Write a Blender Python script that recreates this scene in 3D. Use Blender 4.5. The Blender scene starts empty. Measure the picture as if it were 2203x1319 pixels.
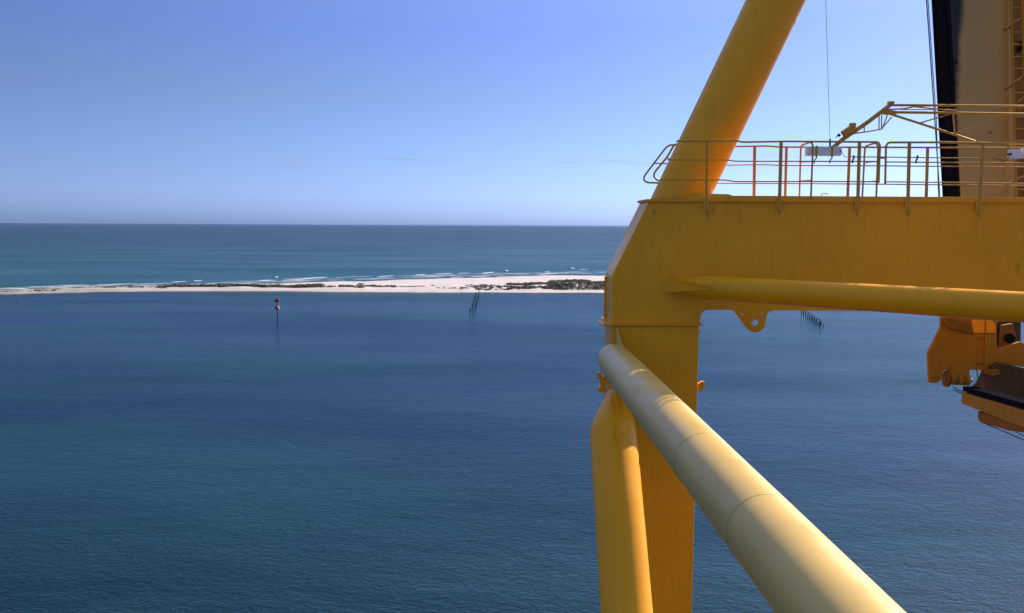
import bpy, bmesh, math, random
from mathutils import Vector, Matrix, noise
from mathutils.geometry import tessellate_polygon

# ------------------------------------------------------------------ camera
SC = bpy.context.scene
H = 45.0                       # eye height above the sea
IW, IH, FPX = 2203.0, 1319.0, 1900.0
PITCH = math.radians(5.25)
ROLL = 0.006
fwd = Vector((0, math.cos(PITCH), -math.sin(PITCH)))
r0 = Vector((1, 0, 0)); u0 = Vector((0, math.sin(PITCH), math.cos(PITCH)))
rgt = r0 * math.cos(ROLL) + u0 * math.sin(ROLL)
upv = u0 * math.cos(ROLL) - r0 * math.sin(ROLL)
CAMP = Vector((0, 0, H))
cam_d = bpy.data.cameras.new('camera')
cam = bpy.data.objects.new('camera', cam_d)
SC.collection.objects.link(cam)
M = Matrix((rgt, upv, -fwd)).transposed().to_4x4()
M.translation = CAMP
cam.matrix_world = M
cam_d.sensor_width = 36.0
cam_d.lens = 36.0 * FPX / IW
cam_d.clip_start = 0.05
cam_d.clip_end = 300000
SC.camera = cam

# ------------------------------------------------------------------ light
SUN_AZ = math.radians(47)      # clockwise from +Y
SUN_EL = math.radians(32)
w = bpy.data.worlds.new('World'); SC.world = w; w.use_nodes = True
nt = w.node_tree; N = nt.nodes; L = nt.links
bg = N['Background']
sky = N.new('ShaderNodeTexSky'); sky.sky_type = 'NISHITA'; sky.sun_disc = False
sky.sun_elevation = SUN_EL; sky.sun_rotation = SUN_AZ
sky.altitude = 50; sky.air_density = 1.0; sky.dust_density = 0.5; sky.ozone_density = 2.5
tint = N.new('ShaderNodeMix'); tint.data_type = 'RGBA'; tint.blend_type = 'MULTIPLY'
tint.inputs[0].default_value = 1.0
L.new(sky.outputs[0], tint.inputs[6])
# thin far clouds: wisps a few degrees over the horizon and a pale bank low down
tc = N.new('ShaderNodeTexCoord')
mp = N.new('ShaderNodeMapping'); mp.inputs['Scale'].default_value = (5, 5, 60)
nz = N.new('ShaderNodeTexNoise'); nz.inputs['Scale'].default_value = 2.0
nz.inputs['Detail'].default_value = 6; nz.inputs['Roughness'].default_value = 0.55
L.new(tc.outputs['Generated'], mp.inputs[0]); L.new(mp.outputs[0], nz.inputs['Vector'])
sep = N.new('ShaderNodeSeparateXYZ'); L.new(tc.outputs['Generated'], sep.inputs[0])
# sky tint: the camera's bluer white balance, stronger low down where the sky model turns warm
def tintramp():
    cr = N.new('ShaderNodeValToRGB'); e = cr.color_ramp.elements
    K = 6.5
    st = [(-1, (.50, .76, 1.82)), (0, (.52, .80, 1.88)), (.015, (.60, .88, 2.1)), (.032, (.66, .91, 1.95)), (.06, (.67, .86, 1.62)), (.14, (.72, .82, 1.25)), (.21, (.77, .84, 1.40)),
          (.32, (1.1, 1.12, 1.5)), (.55, (5.2, 3.9, 3.0)), (1.0, (6.1, 4.7, 3.6))]  # overhead stops raised and warmed as added fill on the shaded frame
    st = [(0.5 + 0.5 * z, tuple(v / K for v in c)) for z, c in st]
    while len(e) < len(st): e.new(0.5)
    for el, (p, c) in zip(e, st): el.position = p; el.color = (*c, 1)
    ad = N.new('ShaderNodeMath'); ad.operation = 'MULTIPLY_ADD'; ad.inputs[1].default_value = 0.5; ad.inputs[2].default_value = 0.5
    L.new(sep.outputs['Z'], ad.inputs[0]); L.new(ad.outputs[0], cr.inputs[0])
    sc = N.new('ShaderNodeVectorMath'); sc.operation = 'SCALE'; 
    # brighter towards the sun
    dt = N.new('ShaderNodeVectorMath'); dt.operation = 'DOT_PRODUCT'
    dt.inputs[1].default_value = (math.sin(SUN_AZ), math.cos(SUN_AZ), 0); L.new(tc.outputs['Generated'], dt.inputs[0])
    az = N.new('ShaderNodeMapRange'); az.inputs[1].default_value = -0.2; az.inputs[2].default_value = 0.9
    az.inputs[3].default_value = 0.55 * K; az.inputs[4].default_value = 0.89 * K
    L.new(dt.outputs['Value'], az.inputs[0]); L.new(az.outputs[0], sc.inputs[3])
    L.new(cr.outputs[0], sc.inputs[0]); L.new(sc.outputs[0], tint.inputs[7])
tintramp()
def band(lo, mid1, mid2, hi):
    cr = N.new('ShaderNodeValToRGB'); e = cr.color_ramp.elements
    e[0].position = 0.5 + lo; e[0].color = (0, 0, 0, 1)
    e[1].position = 0.5 + hi; e[1].color = (0, 0, 0, 1)
    a = e.new(0.5 + mid1); a.color = (1, 1, 1, 1)
    b = e.new(0.5 + mid2); b.color = (1, 1, 1, 1)
    ad = N.new('ShaderNodeMath'); ad.operation = 'ADD'; ad.inputs[1].default_value = 0.5
    L.new(sep.outputs['Z'], ad.inputs[0]); L.new(ad.outputs[0], cr.inputs[0])
    return cr
def mul(a, b):
    m = N.new('ShaderNodeMath'); m.operation = 'MULTIPLY'
    L.new(a, m.inputs[0])
    if isinstance(b, (int, float)): m.inputs[1].default_value = b
    else: L.new(b, m.inputs[1])
    return m.outputs[0]
b1 = band(0.055, 0.066, 0.074, 0.085)
c1 = N.new('ShaderNodeValToRGB'); c1.color_ramp.elements[0].position = 0.56; c1.color_ramp.elements[1].position = 0.68
L.new(nz.outputs[0], c1.inputs[0])
f1 = mul(mul(b1.outputs[0], c1.outputs[0]), 0.30)
mx1 = N.new('ShaderNodeMix'); mx1.data_type = 'RGBA'
L.new(f1, mx1.inputs[0]); L.new(tint.outputs[2], mx1.inputs[6]); mx1.inputs[7].default_value = (3.0, 3.3, 4.6, 1)
b2 = band(0.0, 0.008, 0.02, 0.045)
mp2 = N.new('ShaderNodeMapping'); mp2.inputs['Scale'].default_value = (14, 14, 60)
nz2 = N.new('ShaderNodeTexNoise'); nz2.inputs['Scale'].default_value = 2.0; nz2.inputs['Detail'].default_value = 6
L.new(tc.outputs['Generated'], mp2.inputs[0]); L.new(mp2.outputs[0], nz2.inputs['Vector'])
c2 = N.new('ShaderNodeValToRGB'); c2.color_ramp.elements[0].position = 0.45; c2.color_ramp.elements[1].position = 0.7
L.new(nz2.outputs[0], c2.inputs[0])
f2 = mul(mul(b2.outputs[0], c2.outputs[0]), 0.04)
mx2 = N.new('ShaderNodeMix'); mx2.data_type = 'RGBA'
L.new(f2, mx2.inputs[0]); L.new(mx1.outputs[2], mx2.inputs[6]); mx2.inputs[7].default_value = (5, 6, 9, 1)
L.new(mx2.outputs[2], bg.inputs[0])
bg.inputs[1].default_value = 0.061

sl = bpy.data.lights.new('sun', 'SUN'); sl.energy = 4.4; sl.angle = math.radians(0.45)
sl.color = (1.0, 0.88, 0.70)
so = bpy.data.objects.new('sun', sl); SC.collection.objects.link(so)
sd = Vector((math.sin(SUN_AZ) * math.cos(SUN_EL), math.cos(SUN_AZ) * math.cos(SUN_EL), math.sin(SUN_EL)))
so.rotation_euler = sd.to_track_quat('Z', 'Y').to_euler(); so.location = (60, 30, 90)
SC.view_settings.view_transform = 'Standard'; SC.view_settings.look = 'None'
SC.view_settings.exposure = 1.0; SC.view_settings.gamma = 1.0

# ------------------------------------------------------------------ helpers
def ray(px, py):
    return (fwd * FPX + rgt * (px - IW / 2) - upv * (py - IH / 2)).normalized()
def at_y(px, py, Y):
    d = ray(px, py); return CAMP + d * (Y / d.y)
def at_z(px, py, z):
    d = ray(px, py); return CAMP + d * ((z - H) / d.z)
def at_pl(px, py, p, n):
    d = ray(px, py); return CAMP + d * ((p - CAMP).dot(n) / d.dot(n))
FD = Vector((0.9919, -0.127, 0)).normalized(); FN = Vector((FD.y, -FD.x, 0)).normalized()  # FN points to -Y (towards the eye)
FP = Vector((2.83, 18.0, H))
def fr(px, py, off=0.0):       # a point on the beam's front plane, off metres behind it
    return at_pl(px, py, FP - FN * off, FN)

def mesh_obj(name, bm, mat, parent=None, smooth=None):
    me = bpy.data.meshes.new(name)
    bmesh.ops.recalc_face_normals(bm, faces=bm.faces)
    bm.to_mesh(me); bm.free()
    if mat: me.materials.append(mat)
    if smooth is not None:
        for p in me.polygons: p.use_smooth = True
        me.set_sharp_from_angle(angle=math.radians(smooth))
    o = bpy.data.objects.new(name, me); SC.collection.objects.link(o)
    if parent:
        o.parent = parent
        o.matrix_parent_inverse = Matrix.Translation(parent.location).inverted()
    return o
def thing(name, label, cat, loc, group=None):
    o = bpy.data.objects.new(name, None); SC.collection.objects.link(o)
    o.location = loc; o.empty_display_size = 0.2
    return tag(o, label, cat, group)
def tag(o, label=None, cat=None, group=None, kind=None):
    if label: o['label'] = label
    if cat: o['category'] = cat
    if group: o['group'] = group
    if kind: o['kind'] = kind
    return o
def bev(o, wd=0.008, seg=2):
    m = o.modifiers.new('bevel', 'BEVEL'); m.width = wd; m.segments = seg; m.limit_method = 'ANGLE'
    m.harden_normals = False
    return o

def tube_bm(bm, pts, rad, seg=12, cap=True):
    """round tube along pts; rad is one radius or one per point"""
    pts = [Vector(p) for p in pts]
    n = len(pts)
    rad = rad if isinstance(rad, (list, tuple)) else [rad] * n
    t0 = (pts[1] - pts[0]).normalized()
    a = Vector((0, 0, 1)) if abs(t0.z) < 0.9 else Vector((1, 0, 0))
    u = t0.cross(a).normalized()
    rings = []
    for i in range(n):
        if i == 0: t = pts[1] - pts[0]
        elif i == n - 1: t = pts[-1] - pts[-2]
        else: t = (pts[i + 1] - pts[i]).normalized() + (pts[i] - pts[i - 1]).normalized()
        t.normalize()
        u = (u - t * u.dot(t)).normalized(); v = t.cross(u)
        rings.append([bm.verts.new(pts[i] + (u * math.cos(k * math.tau / seg) + v * math.sin(k * math.tau / seg)) * rad[i]) for k in range(seg)])
    for i in range(n - 1):
        for k in range(seg):
            bm.faces.new((rings[i][k], rings[i][(k + 1) % seg], rings[i + 1][(k + 1) % seg], rings[i + 1][k]))
    if cap:
        bm.faces.new(rings[0][::-1]); bm.faces.new(rings[-1])
def round_path(pts, r, n=6):
    """polyline with its inner corners rounded"""
    pts = [Vector(p) for p in pts]; out = [pts[0]]
    for i in range(1, len(pts) - 1):
        a, b, c = pts[i - 1], pts[i], pts[i + 1]
        rr = min(r, (a - b).length * 0.48, (c - b).length * 0.48)
        p = b + (a - b).normalized() * rr; q = b + (c - b).normalized() * rr
        for k in range(n + 1):
            t = k / n
            out.append(p * (1 - t) ** 2 + b * 2 * t * (1 - t) + q * t * t)
    out.append(pts[-1]); return out
def tube(name, pts, rad, mat, parent=None, seg=12, cr=None):
    bm = bmesh.new()
    if cr: pts = round_path(pts, cr)
    tube_bm(bm, pts, rad, seg)
    return mesh_obj(name, bm, mat, parent, 40)
def box_bm(bm, c, ax, ay, az):
    c = Vector(c); vs = []
    for s in ((-1, -1, -1), (1, -1, -1), (1, 1, -1), (-1, 1, -1), (-1, -1, 1), (1, -1, 1), (1, 1, 1), (-1, 1, 1)):
        vs.append(bm.verts.new(c + ax * s[0] + ay * s[1] + az * s[2]))
    for f in ((0, 3, 2, 1), (4, 5, 6, 7), (0, 1, 5, 4), (1, 2, 6, 5), (2, 3, 7, 6), (3, 0, 4, 7)):
        bm.faces.new([vs[i] for i in f])
def prism_bm(bm, pts, off, holes=()):
    """flat outline (3D points) made solid along the vector off"""
    loops = [[Vector(p) for p in pts]] + [[Vector(p) for p in h] for h in holes]
    tris = tessellate_polygon(loops)
    flat = [p for l in loops for p in l]
    a = [bm.verts.new(p) for p in flat]; b = [bm.verts.new(p + off) for p in flat]
    if not holes:
        bm.faces.new(a); bm.faces.new(b[::-1])
    else:
        for t in tris:
            bm.faces.new([a[i] for i in t]); bm.faces.new([b[i] for i in t][::-1])
    s = 0
    for l in loops:
        n = len(l)
        for i in range(n):
            j = (i + 1) % n
            bm.faces.new((a[s + i], b[s + i], b[s + j], a[s + j]))
        s += n
def prism(name, pts, off, mat, parent=None, holes=(), bevel=0.0):
    bm = bmesh.new(); prism_bm(bm, pts, off, holes)
    o = mesh_obj(name, bm, mat, parent)
    if bevel: bev(o, bevel)
    return o
def beam_between(bm, a, b, w2, h2, side=Vector((0, 1, 0))):
    a = Vector(a); b = Vector(b); t = (b - a); ln = t.length; t.normalize()
    s = (side - t * side.dot(t)).normalized(); v = t.cross(s)
    box_bm(bm, (a + b) / 2, t * ln / 2, s * w2, v * h2)

# ------------------------------------------------------------------ materials
def newmat(name):
    m = bpy.data.materials.new(name); m.use_nodes = True
    return m, m.node_tree.nodes, m.node_tree.links, m.node_tree.nodes['Principled BSDF']
def n_noise(N, L, scale, detail=4, rough=0.5, coord='Object', sc=(1, 1, 1), rot=(0, 0, 0)):
    t = N.new('ShaderNodeTexCoord'); m = N.new('ShaderNodeMapping')
    m.inputs['Scale'].default_value = sc; m.inputs['Rotation'].default_value = rot
    n = N.new('ShaderNodeTexNoise'); n.inputs['Scale'].default_value = scale
    n.inputs['Detail'].default_value = detail; n.inputs['Roughness'].default_value = rough
    L.new(t.outputs[coord], m.inputs[0]); L.new(m.outputs[0], n.inputs['Vector'])
    return n.outputs[0]
def n_ramp(N, L, src, stops):
    r = N.new('ShaderNodeValToRGB'); e = r.color_ramp.elements
    while len(e) < len(stops): e.new(0.5)
    for el, (p, c) in zip(e, stops):
        el.position = p; el.color = c if len(c) == 4 else (*c, 1)
    L.new(src, r.inputs[0]); return r.outputs[0]
def n_mix(N, L, f, a, b, bt='MIX'):
    m = N.new('ShaderNodeMix'); m.data_type = 'RGBA'; m.blend_type = bt
    for s, v in ((0, f), (6, a), (7, b)):
        if isinstance(v, (int, float)): m.inputs[s].default_value = v
        elif isinstance(v, tuple): m.inputs[s].default_value = v if len(v) == 4 else (*v, 1)
        else: L.new(v, m.inputs[s])
    return m.outputs[2]
def paint(name, col, rough=0.42, stains=(), dirt=0.25, spec=0.5, rust=0.55, coat=0.0, dirtcol=(0.16, 0.09, 0.02), streak=0.35):
    m, N, L, P = newmat(name)
    big = n_noise(N, L, 0.7, 5, 0.6)
    c = n_mix(N, L, n_ramp(N, L, big, [(0.35, (0, 0, 0)), (0.7, (1, 1, 1))]), tuple(x * 0.93 for x in col), tuple(min(1, x * 1.06) for x in col))
    st = n_noise(N, L, 3.0, 5, 0.65, sc=(3.2, 3.2, 0.35))
    c = n_mix(N, L, n_mix(N, L, n_ramp(N, L, st, [(0.52, (0, 0, 0)), (0.78, (1, 1, 1))]), (0, 0, 0), (streak,) * 3), c, dirtcol)
    sp = n_noise(N, L, 9.0, 3, 0.6)
    c = n_mix(N, L, n_mix(N, L, n_ramp(N, L, sp, [(0.72, (0, 0, 0)), (0.78, (1, 1, 1))]), (0, 0, 0), (rust,) * 3), c, (0.10, 0.035, 0.012))
    for (q, sx, sz_) in stains:          # grimy run-off marks below rail feet and lugs
        tcx = N.new('ShaderNodeTexCoord'); sb = N.new('ShaderNodeVectorMath'); sb.operation = 'SUBTRACT'; sb.inputs[1].default_value = q
        ml = N.new('ShaderNodeVectorMath'); ml.operation = 'MULTIPLY'; ml.inputs[1].default_value = (1 / sx, 0.5, 1 / sz_)
        ln = N.new('ShaderNodeVectorMath'); ln.operation = 'LENGTH'; aw = N.new('ShaderNodeMath'); aw.operation = 'ADD'
        L.new(tcx.outputs['Object'], sb.inputs[0]); L.new(sb.outputs[0], ml.inputs[0]); L.new(ml.outputs[0], ln.inputs[0])
        L.new(ln.outputs['Value'], aw.inputs[0]); L.new(n_noise(N, L, 14, 4, .7), aw.inputs[1])
        c = n_mix(N, L, n_ramp(N, L, aw.outputs[0], [(0.55, (.55,) * 3), (1.0, (0, 0, 0))]), c, dirtcol)
    L.new(c, P.inputs['Base Color'])
    rr = n_ramp(N, L, n_noise(N, L, 2.4, 5, 0.6), [(0.3, (rough - 0.08,) * 3), (0.7, (rough + 0.12,) * 3)])
    L.new(rr, P.inputs['Roughness'])
    P.inputs['Specular IOR Level'].default_value = spec
    P.inputs['Coat Weight'].default_value = coat
    P.inputs['Coat Roughness'].default_value = 0.25
    b = N.new('ShaderNodeBump'); b.inputs['Strength'].default_value = 0.18; b.inputs['Distance'].default_value = 0.01
    L.new(n_noise(N, L, 5.0, 6, 0.6), b.inputs['Height']); L.new(b.outputs[0], P.inputs['Normal'])
    return m
def plain(name, col, rough=0.6, metal=0.0, var=0.25, scale=6.0):
    m, N, L, P = newmat(name)
    n = n_noise(N, L, scale, 4, 0.6)
    c = n_mix(N, L, n, tuple(x * (1 - var) for x in col), tuple(min(1, x * (1 + var)) for x in col))
    L.new(c, P.inputs['Base Color']); P.inputs['Roughness'].default_value = rough; P.inputs['Metallic'].default_value = metal
    return m
YEL = paint('yellow_paint', (0.90, 0.365, 0.005), rough=0.34, coat=0.0, spec=0.3, streak=0.18, stains=[(tuple(fr(*p)), a, b) for p, a, b in (((1407, 457), .10, .20), ((1522, 462), .09, .22), ((1535, 452), .07, .28), ((1677, 458), .07, .16), ((1845, 460), .08, .18), ((1953, 460), .07, .16), ((2106, 463), .08, .2), ((2190, 575), .12, .3), ((1508, 705), .1, .2))])
YEL_TUBE = paint('weathered_yellow_paint', (0.55, 0.355, 0.09), rough=0.40, rust=0.3, coat=0.1, streak=0.10, stains=[(tuple(at_y(1621, 1130, 7.05)), .012, .03), (tuple(at_y(1655, 1104, 7.2)), .008, .008), (tuple(at_y(1480, 985, 9.2)), .05, .02), (tuple(at_y(1330, 790, 16.5)), .10, .10)])
YEL_RAIL = paint('rail_paint', (0.56, 0.28, 0.025), rough=0.5, streak=0.5)
YEL_OLD = paint('greasy_yellow_paint', (0.40, 0.215, 0.03), rough=0.65, spec=.2, streak=0.6, rust=0.7)
RUST = paint('rusty_paint', (0.27, 0.115, 0.022), rough=0.75, spec=.2, streak=0.7, rust=0.8, dirtcol=(0.06, 0.03, 0.015))
WHITE = plain('white_enamel', (0.78, 0.78, 0.8), 0.4, var=0.05)
BLACK = plain('matt_black', (0.012, 0.012, 0.02), 0.9)
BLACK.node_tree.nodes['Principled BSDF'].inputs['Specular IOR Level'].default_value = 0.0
ROPE = plain('steel_rope', (0.02, 0.02, 0.025), 0.5, 0.3, scale=40)
STEEL = plain('grey_steel', (0.25, 0.24, 0.22), 0.45, 0.6)
TIMBER = plain('wet_timber', (0.03, 0.022, 0.018), 0.8)
RED = plain('red_daymark', (0.20, 0.06, 0.06), 0.6)
SEAM = plain('weld_bead', (0.30, 0.20, 0.08), 0.6)

# ------------------------------------------------------------------ sea
def sea_material():
    m, N, L, P = newmat('sea_water')
    tc = N.new('ShaderNodeTexCoord'); sp = N.new('ShaderNodeSeparateXYZ'); L.new(tc.outputs['Object'], sp.inputs[0])
    def math_(op, a, b=None, clamp=False):
        k = N.new('ShaderNodeMath'); k.operation = op; k.use_clamp = clamp
        for i, v in enumerate((a, b)):
            if v is None: continue
            if isinstance(v, (int, float)): k.inputs[i].default_value = v
            else: L.new(v, k.inputs[i])
        return k.outputs[0]
    # distance from the quay, wobbled, on a log scale: 100 m -> 0.2, 1 km -> .6, 10 km -> 1
    wob = n_noise(N, L, 0.004, 4, 0.6, sc=(0.35, 1, 1))
    yy = math_('ADD', sp.outputs['Y'], math_('MULTIPLY', sp.outputs['X'], -0.12))
    lg = math_('LOGARITHM', math_('MAXIMUM', yy, 10.0), 10.0)
    lg = math_('ADD', lg, math_('MULTIPLY', math_('SUBTRACT', wob, 0.5), 0.22))
    fac = math_('DIVIDE', lg, 5.0)
    col = n_ramp(N, L, fac, [
        (0.38, (0.0003, 0.0080, 0.014)),
        (0.44, (0.0010, 0.0150, 0.036)),
        (0.50, (0.0055, 0.0240, 0.066)),
        (0.552, (0.009, 0.032, 0.088)),
        (0.566, (0.011, 0.062, 0.098)),
        (0.625, (0.008, 0.046, 0.075)),
        (0.680, (0.007, 0.026, 0.060)),
        (0.80, (0.012, 0.022, 0.055))])
    # turquoise and dark patches: sand and weed beds under shallow water
    p1 = n_ramp(N, L, n_noise(N, L, 0.010, 5, 0.55, sc=(0.45, 1.0, 1), rot=(0, 0, -0.25)), [(0.42, (0, 0, 0)), (0.62, (1, 1, 1))])
    p2 = n_ramp(N, L, n_noise(N, L, 0.022, 5, 0.6, sc=(0.5, 1.3, 1), rot=(0, 0, 0.2)), [(0.45, (0, 0, 0)), (0.68, (1, 1, 1))])
    col = n_mix(N, L, n_mix(N, L, p1, (0, 0, 0), (0.75,) * 3), col, (0.007, 0.044, 0.060))
    col = n_mix(N, L, n_mix(N, L, p2, (0, 0, 0), (0.3,) * 3), col, (0.002, 0.008, 0.030))
    # ripples
    near = math_('DIVIDE', 1.0, math_('ADD', 1.0, math_('DIVIDE', sp.outputs['Y'], 900.0)))
    r0 = n_noise(N, L, 2.6, 2, 0.5, sc=(0.55, 1.0, 1), rot=(0, 0, 0.45))
    r1 = n_noise(N, L, 1.0, 3, 0.6, sc=(0.6, 1.0, 1), rot=(0, 0, 0.5))
    r2 = n_noise(N, L, 0.22, 4, 0.6, sc=(0.6, 1.0, 1), rot=(0, 0, 0.15))
    r3 = n_noise(N, L, 0.04, 3, 0.5, sc=(0.5, 1.0, 1), rot=(0, 0, -0.1))
    hgt = math_('ADD', math_('ADD', math_('MULTIPLY', r0, 0.17), math_('MULTIPLY', r1, 0.26)), math_('ADD', math_('MULTIPLY', r2, 0.4), math_('MULTIPLY', r3, 0.7)))
    bmp = N.new('ShaderNodeBump'); bmp.inputs['Distance'].default_value = 1.0
    L.new(hgt, bmp.inputs['Height']); L.new(math_('MULTIPLY', near, 1.15), bmp.inputs['Strength'])
    bmg = N.new('ShaderNodeBump'); bmg.inputs['Distance'].default_value = 1.0
    L.new(hgt, bmg.inputs['Height']); L.new(math_('MULTIPLY', near, 0.42), bmg.inputs['Strength'])
    dif = N.new('ShaderNodeBsdfDiffuse'); L.new(col, dif.inputs[0]); L.new(bmp.outputs[0], dif.inputs['Normal'])
    gl = N.new('ShaderNodeBsdfGlossy'); gl.inputs['Roughness'].default_value = 0.14; L.new(bmg.outputs[0], gl.inputs['Normal'])
    gl.inputs['Color'].default_value = (0.9, 0.95, 1, 1)
    fn = N.new('ShaderNodeFresnel'); fn.inputs[0].default_value = 1.33; L.new(bmp.outputs[0], fn.inputs['Normal'])
    gust = n_ramp(N, L, n_noise(N, L, 0.006, 5, 0.6, sc=(0.5, 1.4, 1), rot=(0, 0, .12)), [(0.38, (0.66,) * 3), (0.60, (1.08,) * 3)])
    f = math_('MULTIPLY', math_('MULTIPLY', math_('MINIMUM', fn.outputs[0], 0.42), 0.56), gust)
    mx = N.new('ShaderNodeMixShader'); L.new(f, mx.inputs[0]); L.new(dif.outputs[0], mx.inputs[1]); L.new(gl.outputs[0], mx.inputs[2])
    out = N['Material Output']; L.new(mx.outputs[0], out.inputs[0]); N.remove(P)
    return m
bm = bmesh.new()
S = 120000
xs = [-S, -8000, -1500, 0, 1500, 8000, S]; ys = [-8000, -1500, 0, 700, 1500, 8000, S]
g = [[bm.verts.new((x, y, 0)) for x in xs] for y in ys]
for j in range(len(ys) - 1):
    for i in range(len(xs) - 1):
        bm.faces.new((g[j][i], g[j][i + 1], g[j + 1][i + 1], g[j + 1][i]))
sea = mesh_obj('sea', bm, sea_material()); tag(sea, kind='structure')

# ------------------------------------------------------------------ sand spit
def lerp_tab(tab, x):
    if x <= tab[0][0]: return tab[0][1]
    for (a, va), (b, vb) in zip(tab, tab[1:]):
        if x <= b: return va + (vb - va) * (x - a) / (b - a)
    return tab[-1][1]
near_px = [(-700, 644), (-300, 640), (0, 634), (100, 632), (200, 629), (400, 627.5), (600, 627.5), (700, 629), (800, 630.5), (900, 631.5), (1000, 631.5), (1100, 632), (1200, 632.5), (1300, 633.5), (1600, 634), (2203, 640), (2900, 650)]
far_px = [(-700, 634), (-300, 629), (0, 623), (100, 619.5), (200, 616.5), (300, 614), (400, 612), (500, 610), (600, 607.5), (700, 603.5), (800, 600.5), (900, 597), (1000, 593.5), (1100, 590.5), (1200, 588.5), (1300, 587.5), (1600, 586), (2203, 588), (2900, 592)]
def spit_h(px, t, p):
    wdt = lerp_tab([(-700, .4), (200, .5), (700, .8), (1100, 1.0), (2900, 1.0)], px)
    rise = min(1, t / 0.12) if t < 0.5 else min(1, (1 - t) / 0.35)
    rise = rise * rise * (3 - 2 * rise)
    dn = noise.fractal(Vector((p.x * 0.02, p.y * 0.03, 3.1)), 1.0, 2.0, 4)
    ridge = math.exp(-((t - 0.22) / 0.14) ** 2)
    return -0.35 + rise * (1.0 + wdt * 1.3 * ridge + max(-0.6, dn * (0.7 + 1.6 * ridge)) * wdt + noise.noise(p * 0.15) * 0.2)
bm = bmesh.new()
NU, NV = 720, 36
grid = []
for i in range(NU + 1):
    px = -700 + 3600 * i / NU
    a = at_z(px, lerp_tab(near_px, px) + 0.5 * noise.noise(Vector((px * 0.02, 0, 0))), 0)
    b = at_z(px, lerp_tab(far_px, px) + 0.8 * noise.noise(Vector((px * 0.012, 5, 0))), 0)
    row = []
    for j in range(NV + 1):
        t = j / NV
        p = a.lerp(b, t)
        p.z = spit_h(px, t, Vector((p.x, p.y, 0)))
        row.append(bm.verts.new(p))
    grid.append(row)
for i in range(NU):
    for j in range(NV):
        bm.faces.new((grid[i][j], grid[i + 1][j], grid[i + 1][j + 1], grid[i][j + 1]))
def spit_point(px, t):
    a = at_z(px, lerp_tab(near_px, px), 0); b = at_z(px, lerp_tab(far_px, px), 0)
    p = a.lerp(b, t); return Vector((p.x, p.y, spit_h(px, t, Vector((p.x, p.y, 0)))))
m, N, L, P = newmat('beach_sand')
c = n_mix(N, L, n_noise(N, L, 0.05, 5, 0.6), (0.36, 0.315, 0.33), (0.46, 0.41, 0.43))
tcn = N.new('ShaderNodeTexCoord'); sz = N.new('ShaderNodeSeparateXYZ'); L.new(tcn.outputs['Object'], sz.inputs[0])
wet = n_ramp(N, L, sz.outputs['Z'], [(0.02, (1, 1, 1)), (0.30, (0, 0, 0))])
lf = N.new('ShaderNodeMapRange'); L.new(sz.outputs['X'], lf.inputs[0])
lf.inputs[1].default_value = -150; lf.inputs[2].default_value = -300; lf.inputs[3].default_value = 0; lf.inputs[4].default_value = .85
c = n_mix(N, L, lf.outputs[0], c, n_mix(N, L, n_noise(N, L, 0.09, 5, .6), (0.10, 0.11, 0.085), (0.30, 0.28, 0.25)))
c = n_mix(N, L, n_mix(N, L, wet, (0, 0, 0), (0.75,) * 3), c, (0.20, 0.165, 0.13))
L.new(c, P.inputs['Base Color']); P.inputs['Roughness'].default_value = 0.9
tag(mesh_obj('sand_spit', bm, m, None, 180), kind='structure')

# low coastal scrub: leaf clumps over each bush's volume
rnd = random.Random(4)
bm = bmesh.new()
def bush(c, rx, rz, n):
    for k in range(n):
        th = rnd.random() * math.tau; ph = math.acos(rnd.random()); rr = rnd.uniform(0.55, 1.0)
        d = Vector((math.cos(th) * math.sin(ph) * rx, math.sin(th) * math.sin(ph) * rx, math.cos(ph) * rz * .75)) * rr
        q = c + d; s = rnd.uniform(0.16, 0.34) * (0.5 + rx * 0.35)
        a = Vector((rnd.uniform(-1, 1), rnd.uniform(-1, 1), rnd.uniform(-.6, .6))).normalized() * s
        b = Vector((rnd.uniform(-1, 1), rnd.uniform(-1, 1), rnd.uniform(-.2, 1))).normalized() * s
        vs = [bm.verts.new(q + v) for v in (-a - b, a - b * .6, a * .8 + b, -a + b * .8)]
        bm.faces.new(vs)
def zone(x0, x1, t0, t1, count, rx, rz, clump=0.0):
    k = 0; tries = 0
    while k < count and tries < count * 8:
        tries += 1
        px = rnd.uniform(x0, x1); t = rnd.uniform(t0, t1)
        p = spit_point(px, t)
        if noise.noise(Vector((p.x * 0.035, p.y * 0.06, 9.0))) < clump: continue
        bush(p + Vector((0, 0, -0.1)), rnd.uniform(*rx), rnd.uniform(*rz), int(rnd.uniform(26, 46))); k += 1
zone(-600, 120, 0.15, 0.85, 200, (0.8, 2.0), (0.4, 1.1), 0.0)
zone(120, 350, 0.25, 0.8, 70, (0.7, 1.8), (0.3, 0.9), 0.12)
zone(340, 500, 0.3, 0.65, 280, (1.2, 3.0), (0.8, 2.0), -0.02)
zone(480, 690, 0.22, 0.50, 680, (1.4, 3.4), (1.2, 2.8), -0.28)
zone(690, 720, 0.18, 0.28, 14, (1.2, 2.4), (0.7, 1.4), -0.5)
zone(730, 850, 0.15, 0.5, 130, (1.0, 2.8), (0.6, 1.6), 0.08)
zone(860, 1000, 0.12, 0.3, 34, (0.9, 2.0), (0.5, 1.1), 0.15)
zone(990, 1150, 0.10, 0.26, 90, (1.0, 2.6), (0.6, 1.6), 0.05)
zone(1090, 1230, 0.10, 0.36, 280, (1.2, 3.0), (0.8, 2.0), -0.05)
zone(1180, 1500, 0.09, 0.50, 950, (1.4, 3.4), (1.1, 2.8), -0.15)
zone(1500, 2300, 0.09, 0.5, 300, (1.5, 3.6), (1.0, 2.4), -0.1)
m, N, L, P = newmat('scrub_leaves')
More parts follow.
